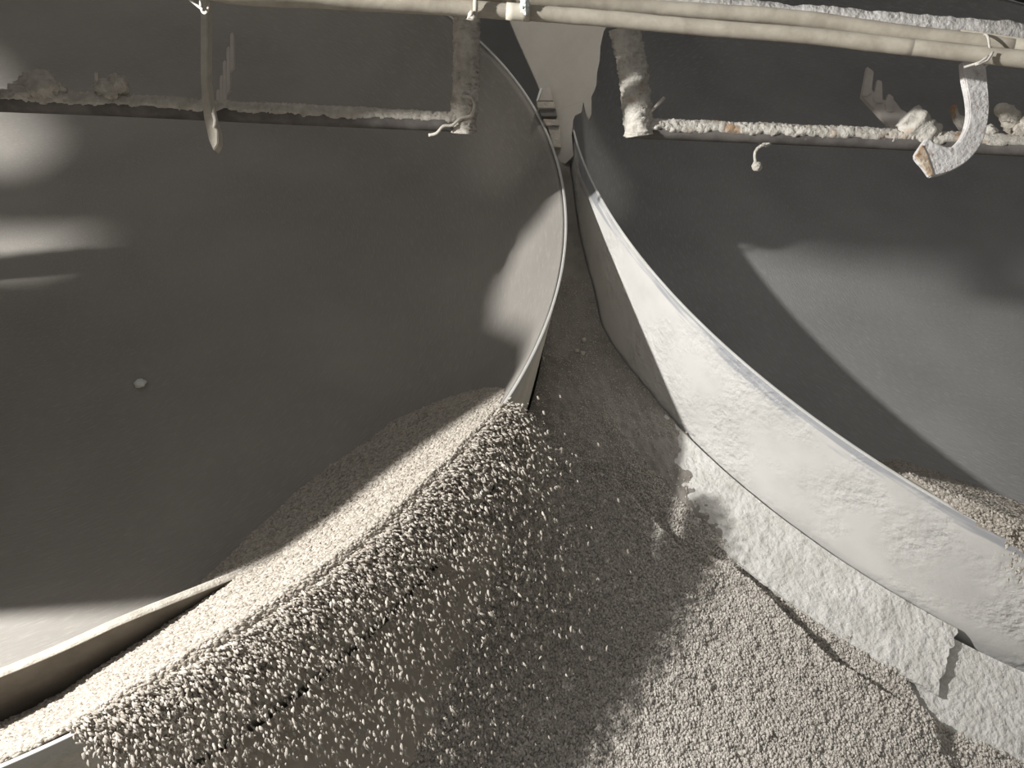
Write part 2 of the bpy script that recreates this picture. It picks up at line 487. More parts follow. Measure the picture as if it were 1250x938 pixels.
def pan(side, fm, wm, label):
    root = empty('disc_pelletizer', tuple(np.array([side * HALF, 0, 0]) - 0.7 * EN))
    tag(root, label, 'pelletizer')
    disc_surface('pan_floor', FLOOR_PROF, side, fm, root, 360)
    lathe('rim_wall', [(2.992, -0.006), (2.992, -0.70), (3.0, -0.70), (3.0, -0.55), (3.0, -0.4), (3.0, -0.25), (3.0, -0.1), (3.0, -0.006)], side, wm, root, 480)
    lathe('rim_lip', [(2.991, -0.004), (2.993, 0.0), (3.0005, 0.0), (3.002, -0.001), (3.002, -0.006), (3.0003, -0.008), (2.9915, -0.008), (2.991, -0.006)], side, M['lip'], root, 480)
    base = np.array([side * HALF, 0, 0])
    tube('drive_shaft', [base - 0.7 * EN, base - 1.5 * EN], 0.35, M['steel'], root, segs=24, step=0.4)
    q = base - 1.4 * EN
    box('pedestal', (q[0] - 0.6, q[1] - 0.5, -4.3), (q[0] + 0.6, q[1] + 0.7, q[2] + 0.2), M['steel'], root)
    return root
pan_l = pan(-1, M['floor_l'], M['wall_l'], 'tilted round pan with brown dusty floor, pellets pouring over its rim')
pan_r = pan(1, M['floor_r'], M['wall_r'], 'tilted round pan with broad white dust-coated outer rim wall')

# ------------------------------------------------------------------ discharge chute: apron plates round the pans
def apron(name, side, a0, a1, r0, r1, h0, h1, mat, parent, thick=0.014, rough=0.004, seed=0, ragged=0.0):
    na, nr = int(abs(a1 - a0) * 4) + 2, 22
    v = []
    for lay in (0, 1):
        for i in range(na):
            for j in range(nr):
                a = a0 + (a1 - a0) * i / (na - 1); t = j / (nr - 1)
                rr1 = r1
                r = r0 + (rr1 - r0) * t
                p = pan_point(side, a, r, h0 + (h1 - h0) * t - lay * thick)
                q = Vector(p * 16) + Vector((seed * 9.1, 0, 0))
                if lay == 0:
                    p = p + EN * rough * (noise.noise(q) + 0.6 * noise.noise(q * 2.7) * (1 + 1.5 * t)) * (1 if 0 < j < nr - 1 else 0.3)
                if i in (0, na - 1) and ragged:
                    tang = -math.sin(math.radians(a)) * E1 + math.cos(math.radians(a)) * E2
                    p = p + tang * ragged * noise.noise(Vector((t * 9, seed, 0.3)))
                v.append(p)
    f = grid_faces(na, nr)
    k = na * nr
    f += [tuple(q + k for q in t[::-1]) for t in f]
    def strip(idx):
        for x, y in zip(idx[:-1], idx[1:]): f.append((x, x + k, y + k, y))
    strip([i * nr for i in range(na)]); strip([i * nr + nr - 1 for i in range(na)][::-1])
    strip([j for j in range(nr)][::-1]); strip([(na - 1) * nr + j for j in range(nr)])
    o = mesh(name, v, f, mat, parent)
    md = o.modifiers.new('edge', 'EDGE_SPLIT'); md.split_angle = math.radians(50)
    return o

chute = empty('discharge_chute', (0, -1.3, -2.9))
tag(chute, 'crusted discharge chute with curved apron plates hugging both pans', 'chute')
ap = apron('apron_plate', 1, -168, -127.4, 3.022, 3.30, -0.535, -0.605, M['apron_w'], chute, seed=1, rough=0.006, ragged=0.02)
tag(ap, 'white crusted apron plate with a square cut end')
ap = apron('apron_plate', 1, -129.5, -95, 3.045, 3.52, -0.572, -0.70, M['apron_w'], chute, seed=2, rough=0.003)
tag(ap, 'smoother white apron plate lying lower')
ap = apron('apron_plate', -1, -80, -36, 3.03, 3.42, -0.545, -0.625, M['apron_b'], chute, seed=3, rough=0.004)
tag(ap, 'brown apron plate under the falling pellets')
bm = bmesh.new()
cv = [np.array([x, 0, 0]) + v_ * E2 + h * EN for h in (-0.92, -0.88) for x, v_ in ((-2.6, -4.6), (2.6, -4.6), (2.0, -2.4), (0.6, -0.6), (0.4, 0.8), (-0.4, 0.8), (-0.6, -0.6), (-2.0, -2.4))]
vs = [bm.verts.new(Vector(q)) for q in cv]
bm.faces.new(vs[:8][::-1]); bm.faces.new(vs[8:])
for i in range(8): bm.faces.new((vs[i], vs[(i + 1) % 8], vs[8 + (i + 1) % 8], vs[8 + i]))
me = bpy.data.meshes.new('chute_floor'); bm.to_mesh(me); bm.free()
link('chute_floor', me, M['steel'], chute, smooth=False)

# ------------------------------------------------------------------ the pellet heap in the valley between the pans
rng = np.random.default_rng(7)
EDGE_A = np.array([(-0.35, -1.50), (-0.219, -1.584), (-0.022, -1.60), (0.075, -1.772), (0.139, -1.879), (0.203, -1.968), (0.265, -2.032), (0.335, -2.085)])
EDGE_B = np.array([(0.335, -1.98), (0.371, -2.025), (0.45, -2.126), (0.532, -2.268), (0.598, -2.382), (0.665, -2.486), (0.765, -2.561), (0.942, -2.691), (1.02, -2.74)])

def side_dist(x, v, line):
    """signed distance to a polyline (positive on the uphill/right side) and position along it"""
    best = np.full(x.shape, 1e9); sg = np.zeros(x.shape); par = np.zeros(x.shape)
    n = len(line) - 1
    for i in range(n):
        a, b = line[i], line[i + 1]; d = b - a
        t = np.clip(((x - a[0]) * d[0] + (v - a[1]) * d[1]) / (d @ d), 0, 1)
        ex, ev = x - a[0] - t * d[0], v - a[1] - t * d[1]
        q = np.hypot(ex, ev)
        m = q < best
        best = np.where(m, q, best); sg = np.where(m, np.sign(d[0] * ev - d[1] * ex), sg); par = np.where(m, (i + t) / n, par)
    return best * sg, par

def heap_h(x, v):
    base = np.interp(-v, [-0.6, -0.2, 0.04, 0.18, 0.36, 0.57, 0.70, 0.85, 1.3, 1.65, 2.0, 3.4], [-0.05, -0.10, -0.17, -0.245, -0.325, -0.41, -0.505, -0.527, -0.53, -0.575, -0.60, -0.60])
    rl = np.hypot(x + HALF, v); rr = np.hypot(x - HALF, v)
    h = base - 0.10 * np.exp(-np.maximum(rl - 3.0, 0) / 0.10) * np.clip((-v - 0.5) / 0.5, 0, 1)
    h = h + 0.03 * np.sin(x * 3.1 + v * 1.7) * np.clip((-v - 1) / 1, 0, 1) * np.clip((rr - 3.25) / 0.3, 0, 1)
    for line, amp in ((EDGE_A, 0.09), (EDGE_B, 0.11)):
        d, p = side_dist(x, v, line)
        w = np.sin(np.pi * np.clip(p, 0.02, 0.98)) ** 0.6
        w = np.where((p <= 0.001) | (p >= 0.999), 0, w)
        left = np.where(d < 0, np.exp(d / 0.22), 0)
        right = np.where(d >= 0, np.clip(1 - d / 0.018, 0, 1), 0)
        h = h + amp * w * 0.55 * (left + right)
        h = h - amp * w * 0.45 * np.where(d >= 0.0, np.clip(d / 0.018, 0, 1) * np.exp(-np.maximum(d - 0.018, 0) / 0.10), 0)
    # heap dips away from the lower apron plate at its foot
    h = h - 0.20 * np.clip((x - 0.98) / 0.08, 0, 1) * np.clip((3.37 - rr) / 0.05, 0, 1) - 0.05 * np.clip((x - 0.98) / 0.08, 0, 1)
    return h

rows, cols = 330, 150
vv = np.linspace(0.55, -3.9, rows)
V, X = [], []
for v_ in vv:
    wv = np.sqrt(max(3.012 ** 2 - v_ ** 2, 0.0)) if abs(v_) < 3.012 else 0.0
    half = min(HALF - wv, 2.3)
    X.append(np.linspace(-half, half, cols)); V.append(np.full(cols, v_))
X = np.array(X); V = np.array(V)
H = heap_h(X, V)
rough = np.array([[noise.noise(Vector((x * 9, v_ * 9, 3.0))) * 0.010 + noise.noise(Vector((x * 26, v_ * 26, 1.0))) * 0.009 + noise.noise(Vector((x * 60, v_ * 60, 5.0))) * 0.004 for x, v_ in zip(xr, vr)] for xr, vr in zip(X, V)])
rough *= np.clip((-V - 0.3) / 0.8, 0.15, 1)
H = H + rough
surf = X[..., None] * E1 + V[..., None] * E2 + H[..., None] * EN
surf = surf.reshape(-1, 3)
sf = [tuple(q[::-1]) for q in grid_faces(rows, cols)]

def sample_heap(n, v0, v1):
    v_ = rng.uniform(v1, v0, n)
    wv = np.where(np.abs(v_) < 3.012, np.sqrt(np.maximum(3.012 ** 2 - v_ ** 2, 0)), 0)
    half = np.minimum(HALF - wv, 1.9)
    x = rng.uniform(-1, 1, n) * half
    keep = rng.random(n) < half / 1.9
    return x[keep], v_[keep]
x1, v1 = sample_heap(340000, -1.25, -3.05)
rr_ = np.hypot(x1 - HALF, v1)
rl_ = np.hypot(x1 + HALF, v1)
on = (x1 > -1.5) & (x1 < 1.6) & ((rr_ > 3.27) | (rng.random(len(x1)) < 0.04))
x1, v1 = x1[on], v1[on]
sz1 = np.clip(rng.normal(0.0033, 0.0009, len(x1)), 0.0014, 0.006) * np.interp(-v1, [1.25, 1.8, 3.0], [0.55, 0.95, 1.15])
x2, v2 = sample_heap(40000, -0.5, -1.4)
sz2 = np.clip(rng.normal(0.0021, 0.0006, len(x2)), 0.001, 0.004)
xg, vg, sg = np.r_[x1, x2], np.r_[v1, v2], np.r_[sz1, sz2]
hg = heap_h(xg, vg) + sg * rng.uniform(-0.6, 1.2, len(xg)) + np.array([noise.noise(Vector((x * 9, v_ * 9, 3.0))) * 0.010 + noise.noise(Vector((x * 26, v_ * 26, 1.0))) * 0.009 + noise.noise(Vector((x * 60, v_ * 60, 5.0))) * 0.004 for x, v_ in zip(xg, vg)])
pts = xg[:, None] * E1 + vg[:, None] * E2 + hg[:, None] * EN
flow = np.tile(-E2 * 1.0, (len(pts), 1))
heap = grains('pellet_heap', surf, sf, pts, sg, flow, 1.15, M['clay'], 'pellet_pile', rng)
tag(heap, 'heap of small grey-beige pellets filling the chute between the pans', 'pellet heap', kind='stuff')

# ------------------------------------------------------------------ pellet beds riding inside the pans
def bed(name, side, a0, a1, top_pts, k_pts, rin, npts, seed, mat='bedclay'):
    rg = np.random.default_rng(seed)
    ang_k = [q[0] for q in top_pts]
    def h_at(a, r):
        top = np.interp(a, ang_k, [q[1] for q in top_pts]); k = np.interp(a, [q[0] for q in k_pts], [q[1] for q in k_pts])
        d = 2.97 - r
        over = np.maximum(r - 2.975, 0)
        return top - k * np.maximum(d, 0) - 0.05 * np.maximum(d, 0) * np.exp(-np.maximum(d, 0) / 0.2) - np.where(top > 0.004, 1.0, 0.2) * over ** 2 * 22
    na, nr = 200, 90
    A = np.linspace(a0, a1, na); R = np.r_[np.linspace(rin, 2.96, nr - 10), np.linspace(2.965, 3.03, 10)]
    AA, RR = np.meshgrid(A, R, indexing='ij')
    Hh = h_at(AA, RR)
    fl = pan_floor_h(RR)
    Hs = np.where(Hh > fl, Hh, fl - 0.02)
    Hs = np.where((RR > 2.982) & (Hh < 0.012), np.minimum(Hh, -0.03) - 0.05, Hs)
    RR = np.where((RR > 2.982) & (Hh < 0.012), 2.97, RR)
    ca, sa = np.cos(np.radians(AA)), np.sin(np.radians(AA))
    nz = np.array([noise.noise(Vector((a * 0.9, r * 40, seed))) for a, r in zip(AA.ravel(), RR.ravel())]).reshape(AA.shape) * 0.006
    P = np.array([side * HALF, 0, 0]) + (RR * ca)[..., None] * E1 + (RR * sa)[..., None] * E2 + (Hs + nz)[..., None] * EN
    n = npts
    a = rg.uniform(min(a0, a1), max(a0, a1), n); r = 3.03 - (3.03 - rin) * rg.random(n) ** 1.5
    h = h_at(a, r)
    ok = (h > pan_floor_h(np.minimum(r, 2.97)) + 0.002) & ((r < 2.98) | (h > 0.008))
    a, r, h = a[ok], r[ok], h[ok]
    s = np.clip(rg.normal(0.0038, 0.0009, len(a)), 0.002, 0.006)
    ar = np.radians(a)
    p = np.array([side * HALF, 0, 0]) + (r * np.cos(ar))[:, None] * E1 + (r * np.sin(ar))[:, None] * E2 + (h + s * rg.uniform(-0.2, 1.0, len(a)))[:, None] * EN
    sgn = 1.0
    tg = -np.sin(ar)[:, None] * E1 + np.cos(ar)[:, None] * E2
    ot = np.cos(ar)[:, None] * E1 + np.sin(ar)[:, None] * E2
    f = grid_faces(na, nr)
    if a1 < a0: f = [tuple(q) for q in f]
    return grains(name, P.reshape(-1, 3), f, p, s, tg + 0.3 * ot, 1.35, M[mat], 'pellet', rg)

b = bed('pellet_bed', -1, -20, -92,
        [(-92, -0.06), (-72, -0.045), (-66, -0.015), (-63, 0.03), (-58, 0.055), (-42, 0.05), (-38, 0.02), (-34.5, -0.03), (-30, -0.12), (-26, -0.25), (-20, -0.40)],
        [(-92, 1.5), (-68, 1.4), (-60, 1.3), (-54, 1.22), (-48, 1.12), (-34, 1.05), (-20, 0.8)], 2.1, 110000, 11)
tag(b, 'rolling bed of beige pellets banked inside the rim of the brown-floored pan', 'pellet bed', kind='stuff')
b = bed('pellet_bed', 1, -146, -100,
        [(-146, -0.40), (-140, -0.12), (-136.5, 0.0), (-132, 0.045), (-127, 0.075), (-118, 0.10), (-100, 0.10)],
        [(-146, 0.8), (-100, 0.8)], 2.1, 50000, 12)
tag(b, 'bank of grey pellets rising over the rim of the white-walled pan', 'pellet bed', kind='stuff')

# ------------------------------------------------------------------ pellets pouring over the rim
rg = np.random.default_rng(21)
G = np.array([0, 0, -9.81])
def fall(n, a_lo, a_hi, side, tmax, tpow, vt, vr, spread):
    a = rg.uniform(a_lo, a_hi, n); ar = np.radians(a)
    er = np.cos(ar)[:, None] * E1 + np.sin(ar)[:, None] * E2
    et = -np.sin(ar)[:, None] * E1 + np.cos(ar)[:, None] * E2
    if side > 0: et = -et * 0.2
    p0 = np.array([side * HALF, 0, 0]) + er * 3.0 + (0.02 + 0.05 * rg.random(n))[:, None] * EN
    vel = et * rg.normal(vt, spread, n)[:, None] + er * np.abs(rg.normal(vr, spread, n))[:, None] + EN * np.abs(rg.normal(0.18, spread, n))[:, None]
    t = tmax * rg.random(n) ** tpow
    p = p0 + vel * t[:, None] + 0.5 * G * (t ** 2)[:, None]
    vv_ = vel + G * t[:, None]
    rel = p - np.array([side * HALF, 0, 0])
    h = rel @ EN; r = np.hypot(rel @ E1, rel @ E2)
    ok = (r > 3.01) & (h > -0.56)
    return p[ok], vv_[ok], t[ok]
P_, Vl, _t = fall(64000, -65.5, -35.0, -1, 0.42, 0.95, 0.70, 0.48, 0.15)
keep = rg.random(len(P_)) < np.interp(_t, [0, 0.08, 0.16, 0.26, 0.42], [0.9, 0.75, 0.36, 0.17, 0.10])
P_, Vl = P_[keep], Vl[keep]
near = np.argsort(np.linalg.norm(P_ - CAM_LOC, axis=1))
# the pellets that show largest are things of their own
lone_i = near[:2400][rg.permutation(2400)[:200]]
P2, V2, t2 = fall(4000, -46, -34, -1, 0.40, 0.7, 1.0, 0.65, 0.22)      # loose spray thrown clear, over the shaded valley
P2, V2 = P2[rg.permutation(len(P2))[:520]], None
mask = np.ones(len(P_), bool); mask[lone_i] = False
flow = Vl[mask] / np.linalg.norm(Vl[mask], axis=1)[:, None]
sz = np.clip(rg.normal(0.0031, 0.0008, mask.sum()), 0.0015, 0.0055)
st = grains('pellet_stream', np.zeros((0, 3)), [], P_[mask], sz, flow, 2.0, M['pellet'], 'pellet', rg)
tag(st, 'dense stream of beige pellets spilling over the rim into the chute', 'pellet stream', kind='stuff')
P3, V3, t3 = fall(5000, -130, -112, 1, 0.16, 1.2, 0.3, 0.45, 0.2)
P3, V3 = P3[:1400], V3[:1400]
st = grains('pellet_stream', np.zeros((0, 3)), [], P3, np.clip(rg.normal(0.0042, 0.001, len(P3)), 0.002, 0.007), V3 / np.linalg.norm(V3, axis=1)[:, None], 1.5, M['pellet'], 'pellet', rg)
tag(st, 'thin spill of pellets slipping over the lip of the white-walled pan', 'pellet stream', kind='stuff')

def pellet_mesh(seed):
    bm = bmesh.new(); bmesh.ops.create_icosphere(bm, subdivisions=2, radius=1.0)
    for q in bm.verts: q.co = q.co * (1 + 0.35 * noise.noise(q.co * 1.3 + Vector((seed * 3.3, 0, 0))))
    me = bpy.data.meshes.new('pellet'); bm.to_mesh(me); bm.free()
    me.materials.append(M['pellet']); me.polygons.foreach_set('use_smooth', [True] * len(me.polygons))
    return me
PM = [pellet_mesh(i) for i in range(4)]
def lone(p, s, d, label, group):
    o = bpy.data.objects.new('pellet', PM[rg.integers(4)]); COL.objects.link(o)
    o.location = p; o.scale = (s * 1.8, s, s)
    o.rotation_mode = 'QUATERNION'; o.rotation_quaternion = Vector(d).to_track_quat('X', 'Z')
    tag(o, label, 'pellet', group)
for i in lone_i:
    lone(P_[i], rg.uniform(0.0040, 0.0056), Vl[i], 'single beige pellet falling in front of the pouring stream', 'pellets in front of the stream')
for q in P2[:80]:
    lone(q, rg.uniform(0.0032, 0.0052), (0.5, 0.1, -0.8), 'single beige pellet thrown clear of the stream over the shaded chute', 'pellets flying clear of the stream')

# curved scraper blade standing on the pan floor
def blade_top(i): return -0.24 - 0.02 * i / 60 - 0.13 * max(0.0, 1 - i / 16.0) ** 1.5
v = []
nb = 60
for i in range(nb):
    a = -52.5 - 36 * i / (nb - 1)
    top = blade_top(i)
    for r, h in [(2.606, -0.60), (2.606, top - 0.010), (2.614, top), (2.624, top), (2.629, top - 0.006), (2.629, -0.58)]:
        v.append(pan_point(-1, a, r, h))
sb = grid_faces(nb, 6)
sb += [(0, 5, 4, 3, 2, 1), tuple((nb - 1) * 6 + q for q in range(6))]
blade = empty('scraper_blade', tuple(pan_point(-1, -70, 2.617, -0.6)))
tag(blade, 'thin curved scraper blade standing in the brown-floored pan beside the pellet bed', 'blade')
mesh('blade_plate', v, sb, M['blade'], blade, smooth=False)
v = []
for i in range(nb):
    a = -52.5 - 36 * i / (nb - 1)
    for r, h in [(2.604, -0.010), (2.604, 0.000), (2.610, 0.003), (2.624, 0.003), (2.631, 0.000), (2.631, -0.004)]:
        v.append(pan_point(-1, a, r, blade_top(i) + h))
tag(mesh('blade_edge', v, grid_faces(nb, 6, True) + [(0, 5, 4, 3, 2, 1), tuple((nb - 1) * 6 + q for q in range(6))], M['cake'], blade, smooth=False), 'top edge coloured pale to look lit')  # pale strip stands for the lit top line; plate darkened for its shade

# small pale lumps
for i, (x, v_, s) in enumerate([(0.03, -0.805, 0.013), (0.062, -0.81, 0.006), (-0.016, -0.867, 0.011), (0.008, -0.889, 0.012), (0.045, -0.88, 0.006), (-0.146, -0.862, 0.007)]):
    h = float(heap_h(np.array([x]), np.array([v_]))[0])
    o = lump('clay_lump', x * E1 + v_ * E2 + (h + s * 0.4) * EN, s, M['cake'], None, seed=i, sub=2)
    tag(o, 'small pale clay lump stuck on the shaded chute surface between the pans', 'lump', 'lumps stuck on the shaded chute')
o = lump('clay_lump', np.array([-HALF, 0, 0]) + 1.085 * E1 - 0.998 * E2 - 0.612 * EN, (0.024, 0.03, 0.02), M['white'], None, seed=9, sub=3)
tag(o, 'pale clay lump sticking to the bare brown pan floor', 'lump')

# ------------------------------------------------------------------ spray pipes over the pans
T_L = 3.5
sp = empty('spray_pipe', tuple(at(575, 155, T_L)))
tag(sp, 'dust-caked elbow pipe over the brown-floored pan, string tied at its corner', 'pipe')
pl = [at(-60, 121, 3.52), at(150, 130, T_L), at(360, 141, T_L), at(566, 150, T_L)]
pl = extend(pl, 1.2, 0)
tube('pipe', pl, 0.036, M['pipe'], sp, segs=20, step=0.08)
crust_tube('dust_cake', pl, 0.037, M['cake'], sp, thick=0.008, low=-0.25, seed=1)
dp = [at(570, -20, T_L), at(569, 60, T_L), at(566, 158, T_L)]
tube('riser_pipe', [dp[0] + np.array([0, 0, 4.0]), dp[0]], 0.036, M['pipe'], sp, segs=20, step=0.5)
tube('drop_pipe', dp, 0.036, M['pipe'], sp, segs=20, step=0.08)
crust_tube('dust_cake', [at(570, 20, T_L), at(569, 80, T_L), at(565, 163, T_L)], 0.037, M['cake'], sp, thick=0.007, seed=2, full=True, lump=0.018)
tube('string', [at(563, 117, 3.44), at(574, 119, 3.44), at(579, 128, 3.44), at(575, 141, 3.44), at(563, 144, 3.44), at(552, 153, 3.44), at(541, 154, 3.44), at(533, 163, 3.44), at(523, 165, 3.44)], 0.006, M['rope'], sp, segs=8, step=0.01, rough=0.002, seed=3)
for i, (x, y, w, h) in enumerate([(47, 107, 22, 15), (28, 116, 18, 10), (132, 112, 15, 13), (145, 105, 10, 11)]):
    lump('nozzle_clump', at(x, y, T_L), (w * T_L / FPX, 0.035, h * T_L / FPX), M['cake'], sp, seed=20 + i)
tube('nozzle_pin', [at(119, 110, T_L), at(118, 99, T_L), at(118, 88, T_L)], 0.007, M['cake'], sp, segs=8, step=0.01, rough=0.003)
# stepped bracket of five fingers
comb = empty('finger_bracket', tuple(at(272, 130, 3.5))); comb.parent = sp; comb.matrix_parent_inverse = parent_inv(sp)
for x, y0, y1, w in [(266, 108, 136, 4.6), (270, 91, 132, 4.6), (274, 73, 128, 4.8), (278.5, 56, 116, 4.8), (283, 39, 88, 5.0)]:
    outline('finger', [(x - w / 2, y1), (x - w / 2 + 0.3, y0 + 3), (x, y0), (x + w / 2 - 0.3, y0 + 2), (x + w / 2, y1 - 6)], 3.42, 0.02, M['fan'], comb, bev=0.0015)

T_R0, T_R1 = 3.1, 3.45
spr = empty('spray_pipe', tuple(at(775, 160, T_R0)))
tag(spr, 'pale dust-caked elbow pipe over the white-walled pan', 'pipe')
def rpt(x, y): return at(x, y, T_R0 + (T_R1 - T_R0) * (x - 770) / 490)
pr = [rpt(772, 158), rpt(900, 163), rpt(1080, 171), rpt(1300, 182)]
pr = extend(pr, 0, 3.0)
tube('pipe', pr, 0.032, M['pipe'], spr, segs=20, step=0.08)
crust_tube('dust_cake', pr, 0.033, M['cake_pale'], spr, thick=0.009, low=-0.28, seed=4, lump=0.011)
dp = [at(760, 20, T_R0), at(768, 60, T_R0), at(775, 105, T_R0), at(780, 160, T_R0)]
tube('riser_pipe', [dp[0] + np.array([0, 0, 4.0]), dp[0]], 0.037, M['pipe'], spr, segs=20, step=0.5)
tube('drop_pipe', dp, 0.037, M['pipe'], spr, segs=20, step=0.08)
crust_tube('dust_cake', [at(762, 32, T_R0), at(768, 60, T_R0), at(775, 105, T_R0), at(780, 166, T_R0)], 0.037, M['cake_pale'], spr, thick=0.007, seed=5, full=True, lump=0.018)
lump('nozzle_clump', rpt(935, 172), (0.022, 0.022, 0.02), M['cake_pale'], spr, seed=31)
tube('wire_tail', [rpt(938, 176), rpt(929, 178), rpt(922, 186), rpt(922, 198), rpt(924, 203)], 0.006, M['cake_pale'], spr, segs=8, step=0.01, rough=0.002)
lump('clay_knob', rpt(924, 203), 0.018, M['cake_pale'], spr, seed=33, sub=3)
tube('stick', [at(791, 140, 3.08), at(811, 119, 3.1)], 0.006, M['rope'], spr, segs=8)
cn = tube('nozzle_clump', [rpt(1138, 172), rpt(1122, 157), rpt(1106, 142)], 0.055, M['cake_pale'], spr, segs=28, step=0.006, rough=0.02, scale=38, rfun=lambda t: 0.75 + 0.2 * math.sin(t * 3.0))
comb = empty('finger_bracket', tuple(rpt(1090, 150))); comb.parent = spr; comb.matrix_parent_inverse = parent_inv(spr)
outline('back_plate', [(1052, 117), (1063, 108), (1078, 122), (1092, 122), (1100, 133), (1112, 140), (1112, 158), (1090, 158)], 3.16, 0.025, M['fan'], comb)
outline('finger', [(1052, 117), (1059, 81), (1067, 87), (1064, 114), (1058, 118)], 3.155, 0.02, M['fan'], comb)
outline('finger', [(1066, 122), (1071, 97), (1077, 99), (1078, 126), (1070, 126)], 3.155, 0.02, M['fan'], comb)
outline('finger', [(1080, 126), (1085, 114), (1091, 118), (1091, 137), (1082, 136)], 3.155, 0.02, M['fan'], comb)
outline('nozzle_arm', [(1163, 130), (1167, 126), (1172, 140), (1183, 143), (1182, 160), (1176, 158), (1168, 146)], 3.2, 0.03, M['cake_pale'], spr)
lump('nozzle_clump', rpt(1206, 164), (0.03, 0.03, 0.03), M['cake_pale'], spr, seed=36)
hk = tube('nozzle_arm', [rpt(1214, 133), rpt(1226, 136), rpt(1234, 146), rpt(1231, 158), rpt(1236, 166)], 0.024, M['cake'], spr, segs=14, step=0.008, rough=0.012, scale=50, rfun=lambda t: 0.25 + 1.0 * math.sin(min(1, t * 1.15) * math.pi) ** 0.8 + 0.1)
lump('nozzle_clump', rpt(1249, 156), (0.04, 0.03, 0.04), M['cake'], spr, seed=38)

# ------------------------------------------------------------------ beam and hoses crossing above
bm_ = empty('support_beam', tuple(at(1250, 40, 2.9)))
tag(bm_, 'dust-covered steel beam carrying the hoses', 'beam')
BE0, BE1 = at(250, -44, 2.85), at(1330, 46, 3.05)
BE1 = extend([BE0, BE1], 0, 4.0)[-1]
dirb = (BE1 - BE0) / np.linalg.norm(BE1 - BE0)
upv = np.array([0, 0, 1.0]); upv = upv - dirb * (upv @ dirb); upv /= np.linalg.norm(upv); backv = np.cross(upv, dirb); backv = backv if backv @ FWD > 0 else -backv
v = []
nb = 700
for i in range(nb):
    p = BE0 + (BE1 - BE0) * i / (nb - 1)
    for (uu, bb) in [(-0.01, 0.02), (-0.01, 0.16), (0.035, 0.16), (0.035, 0.10), (0.038, 0.06), (0.036, 0.02)]:
        q = p + upv * uu + backv * bb
        if uu > 0: q = q + upv * (0.006 * noise.noise(Vector(q * 18)) + 0.004 * noise.noise(Vector(q * 60)))
        v.append(q)
mesh('flange', v, grid_faces(nb, 6, True), M['beam'], bm_)

def hose(label, pix, r, t0, t1):
    p = [at(x, y, t0 + (t1 - t0) * (x - 250) / 1050) for x, y in pix]
    p = [p[0] + np.array([-0.55, 0.1, 1.6]), p[0] + np.array([-0.42, 0.06, 0.6]), p[0] + np.array([-0.22, 0.02, 0.10])] + extend(p, 0, 4.0)
    root = empty('hose', tuple(p[-1])); tag(root, label, 'hose')
    tube('hose_body', p, r, M['hose'], root, segs=20, step=0.03, rough=0.0015, scale=18)
    return root
h1 = hose('dusty beige hose running lowest of the bundle under the beam', [(250, -12), (400, 0.5), (500, 6), (620, 14), (740, 23), (850, 33), (978, 43), (1106, 57), (1320, 80)], 0.0225, 2.55, 2.75)
h2 = hose('dusty beige hose lying above its twin against the beam', [(380, -22), (560, -9), (700, 2), (850, 13), (978, 23), (1106, 41), (1250, 58), (1320, 68)], 0.0225, 2.60, 2.80)
def band(root, name, x0, y0, x1, y1, r, t, mat):
    tube(name, [at(x0, y0, t), at(x1, y1, t)], r, mat, root, segs=24, step=0.02)
band(h1, 'tape_band', 618, 13.7, 647, 15.9, 0.0238, 2.62, M['tape'])
band(h2, 'tape_band', 612, -5.0, 625, -4.0, 0.0238, 2.67, M['tape'])

def loop_tie(name, cx, cy, t, rx, ry, r, mat, label, cat, lean=4.0, tails=()):
    root = empty(name, tuple(at(cx, cy, t))); tag(root, label, cat)
    pts = []
    for i in range(25):
        a = 2 * math.pi * i / 24
        pts.append(at(cx + lean * math.sin(a), cy - ry * math.cos(a + 0.001), t + rx * math.sin(a) * -1))
    tube('loop', pts, r, mat, root, segs=8, step=0.008)
    for q in tails: tube('tail', [at(x, y, tt) for x, y, tt in q], r, mat, root, segs=8, step=0.01)
    return root
loop_tie('rope_tie', 578, 6, 2.61, 0.034, 16, 0.007, M['rope'], 'twisted rope tie around the hoses above the elbow drop pipe', 'tie', lean=2.5, tails=[[(577, 14, 2.57), (572, 22, 2.57), (581, 22, 2.57)]])
loop_tie('wire_tie', 1203, 61, 2.76, 0.045, 19, 0.0035, M['wire'], 'double thin wire tie binding the hook to the hoses', 'tie', lean=5, tails=[[(1207, 68, 2.69), (1196, 76, 2.68), (1177, 82, 2.69)], [(1212, 63, 2.69), (1205, 74, 2.685), (1190, 79, 2.68)]])
loop_tie('wire_tie', 250, 4, 2.62, 0.03, 12, 0.004, M['wire'], 'thin wire tie at the top of the narrow hanging bar', 'tie', lean=5, tails=[[(228, -4, 2.6), (240, 6, 2.6), (248, 12, 2.58)]])
o = lump('plaster_clump', at(641, 5, 2.60), (0.014, 0.012, 0.022), M['white'], None, seed=41, sub=4, amp=0.6)
tag(o, 'small white clump hanging on the taped hose', 'clump')

# ------------------------------------------------------------------ hanging flat bars
bar = empty('hanging_bar', tuple(at(262, 184, 3.15)))
tag(bar, 'narrow bent flat bar hanging beside the stepped finger bracket', 'flat bar')
D = 2.95
outline('bar_face', [(244.5, -20), (244.5, 90), (246, 120), (249, 145), (255, 172), (261, 184), (266, 176), (266, 160), (260, 140), (256, 120), (253.5, 95), (253, -20)], D, 0.05, M['bar'], bar, bev=0.003)
tube('cable', [atd(262, 131, D - 0.005), atd(260, 138, D - 0.01), atd(263, 147, D - 0.01), atd(261, 156, D - 0.005)], 0.006, M['rope'], bar, segs=8, step=0.01, rough=0.003)

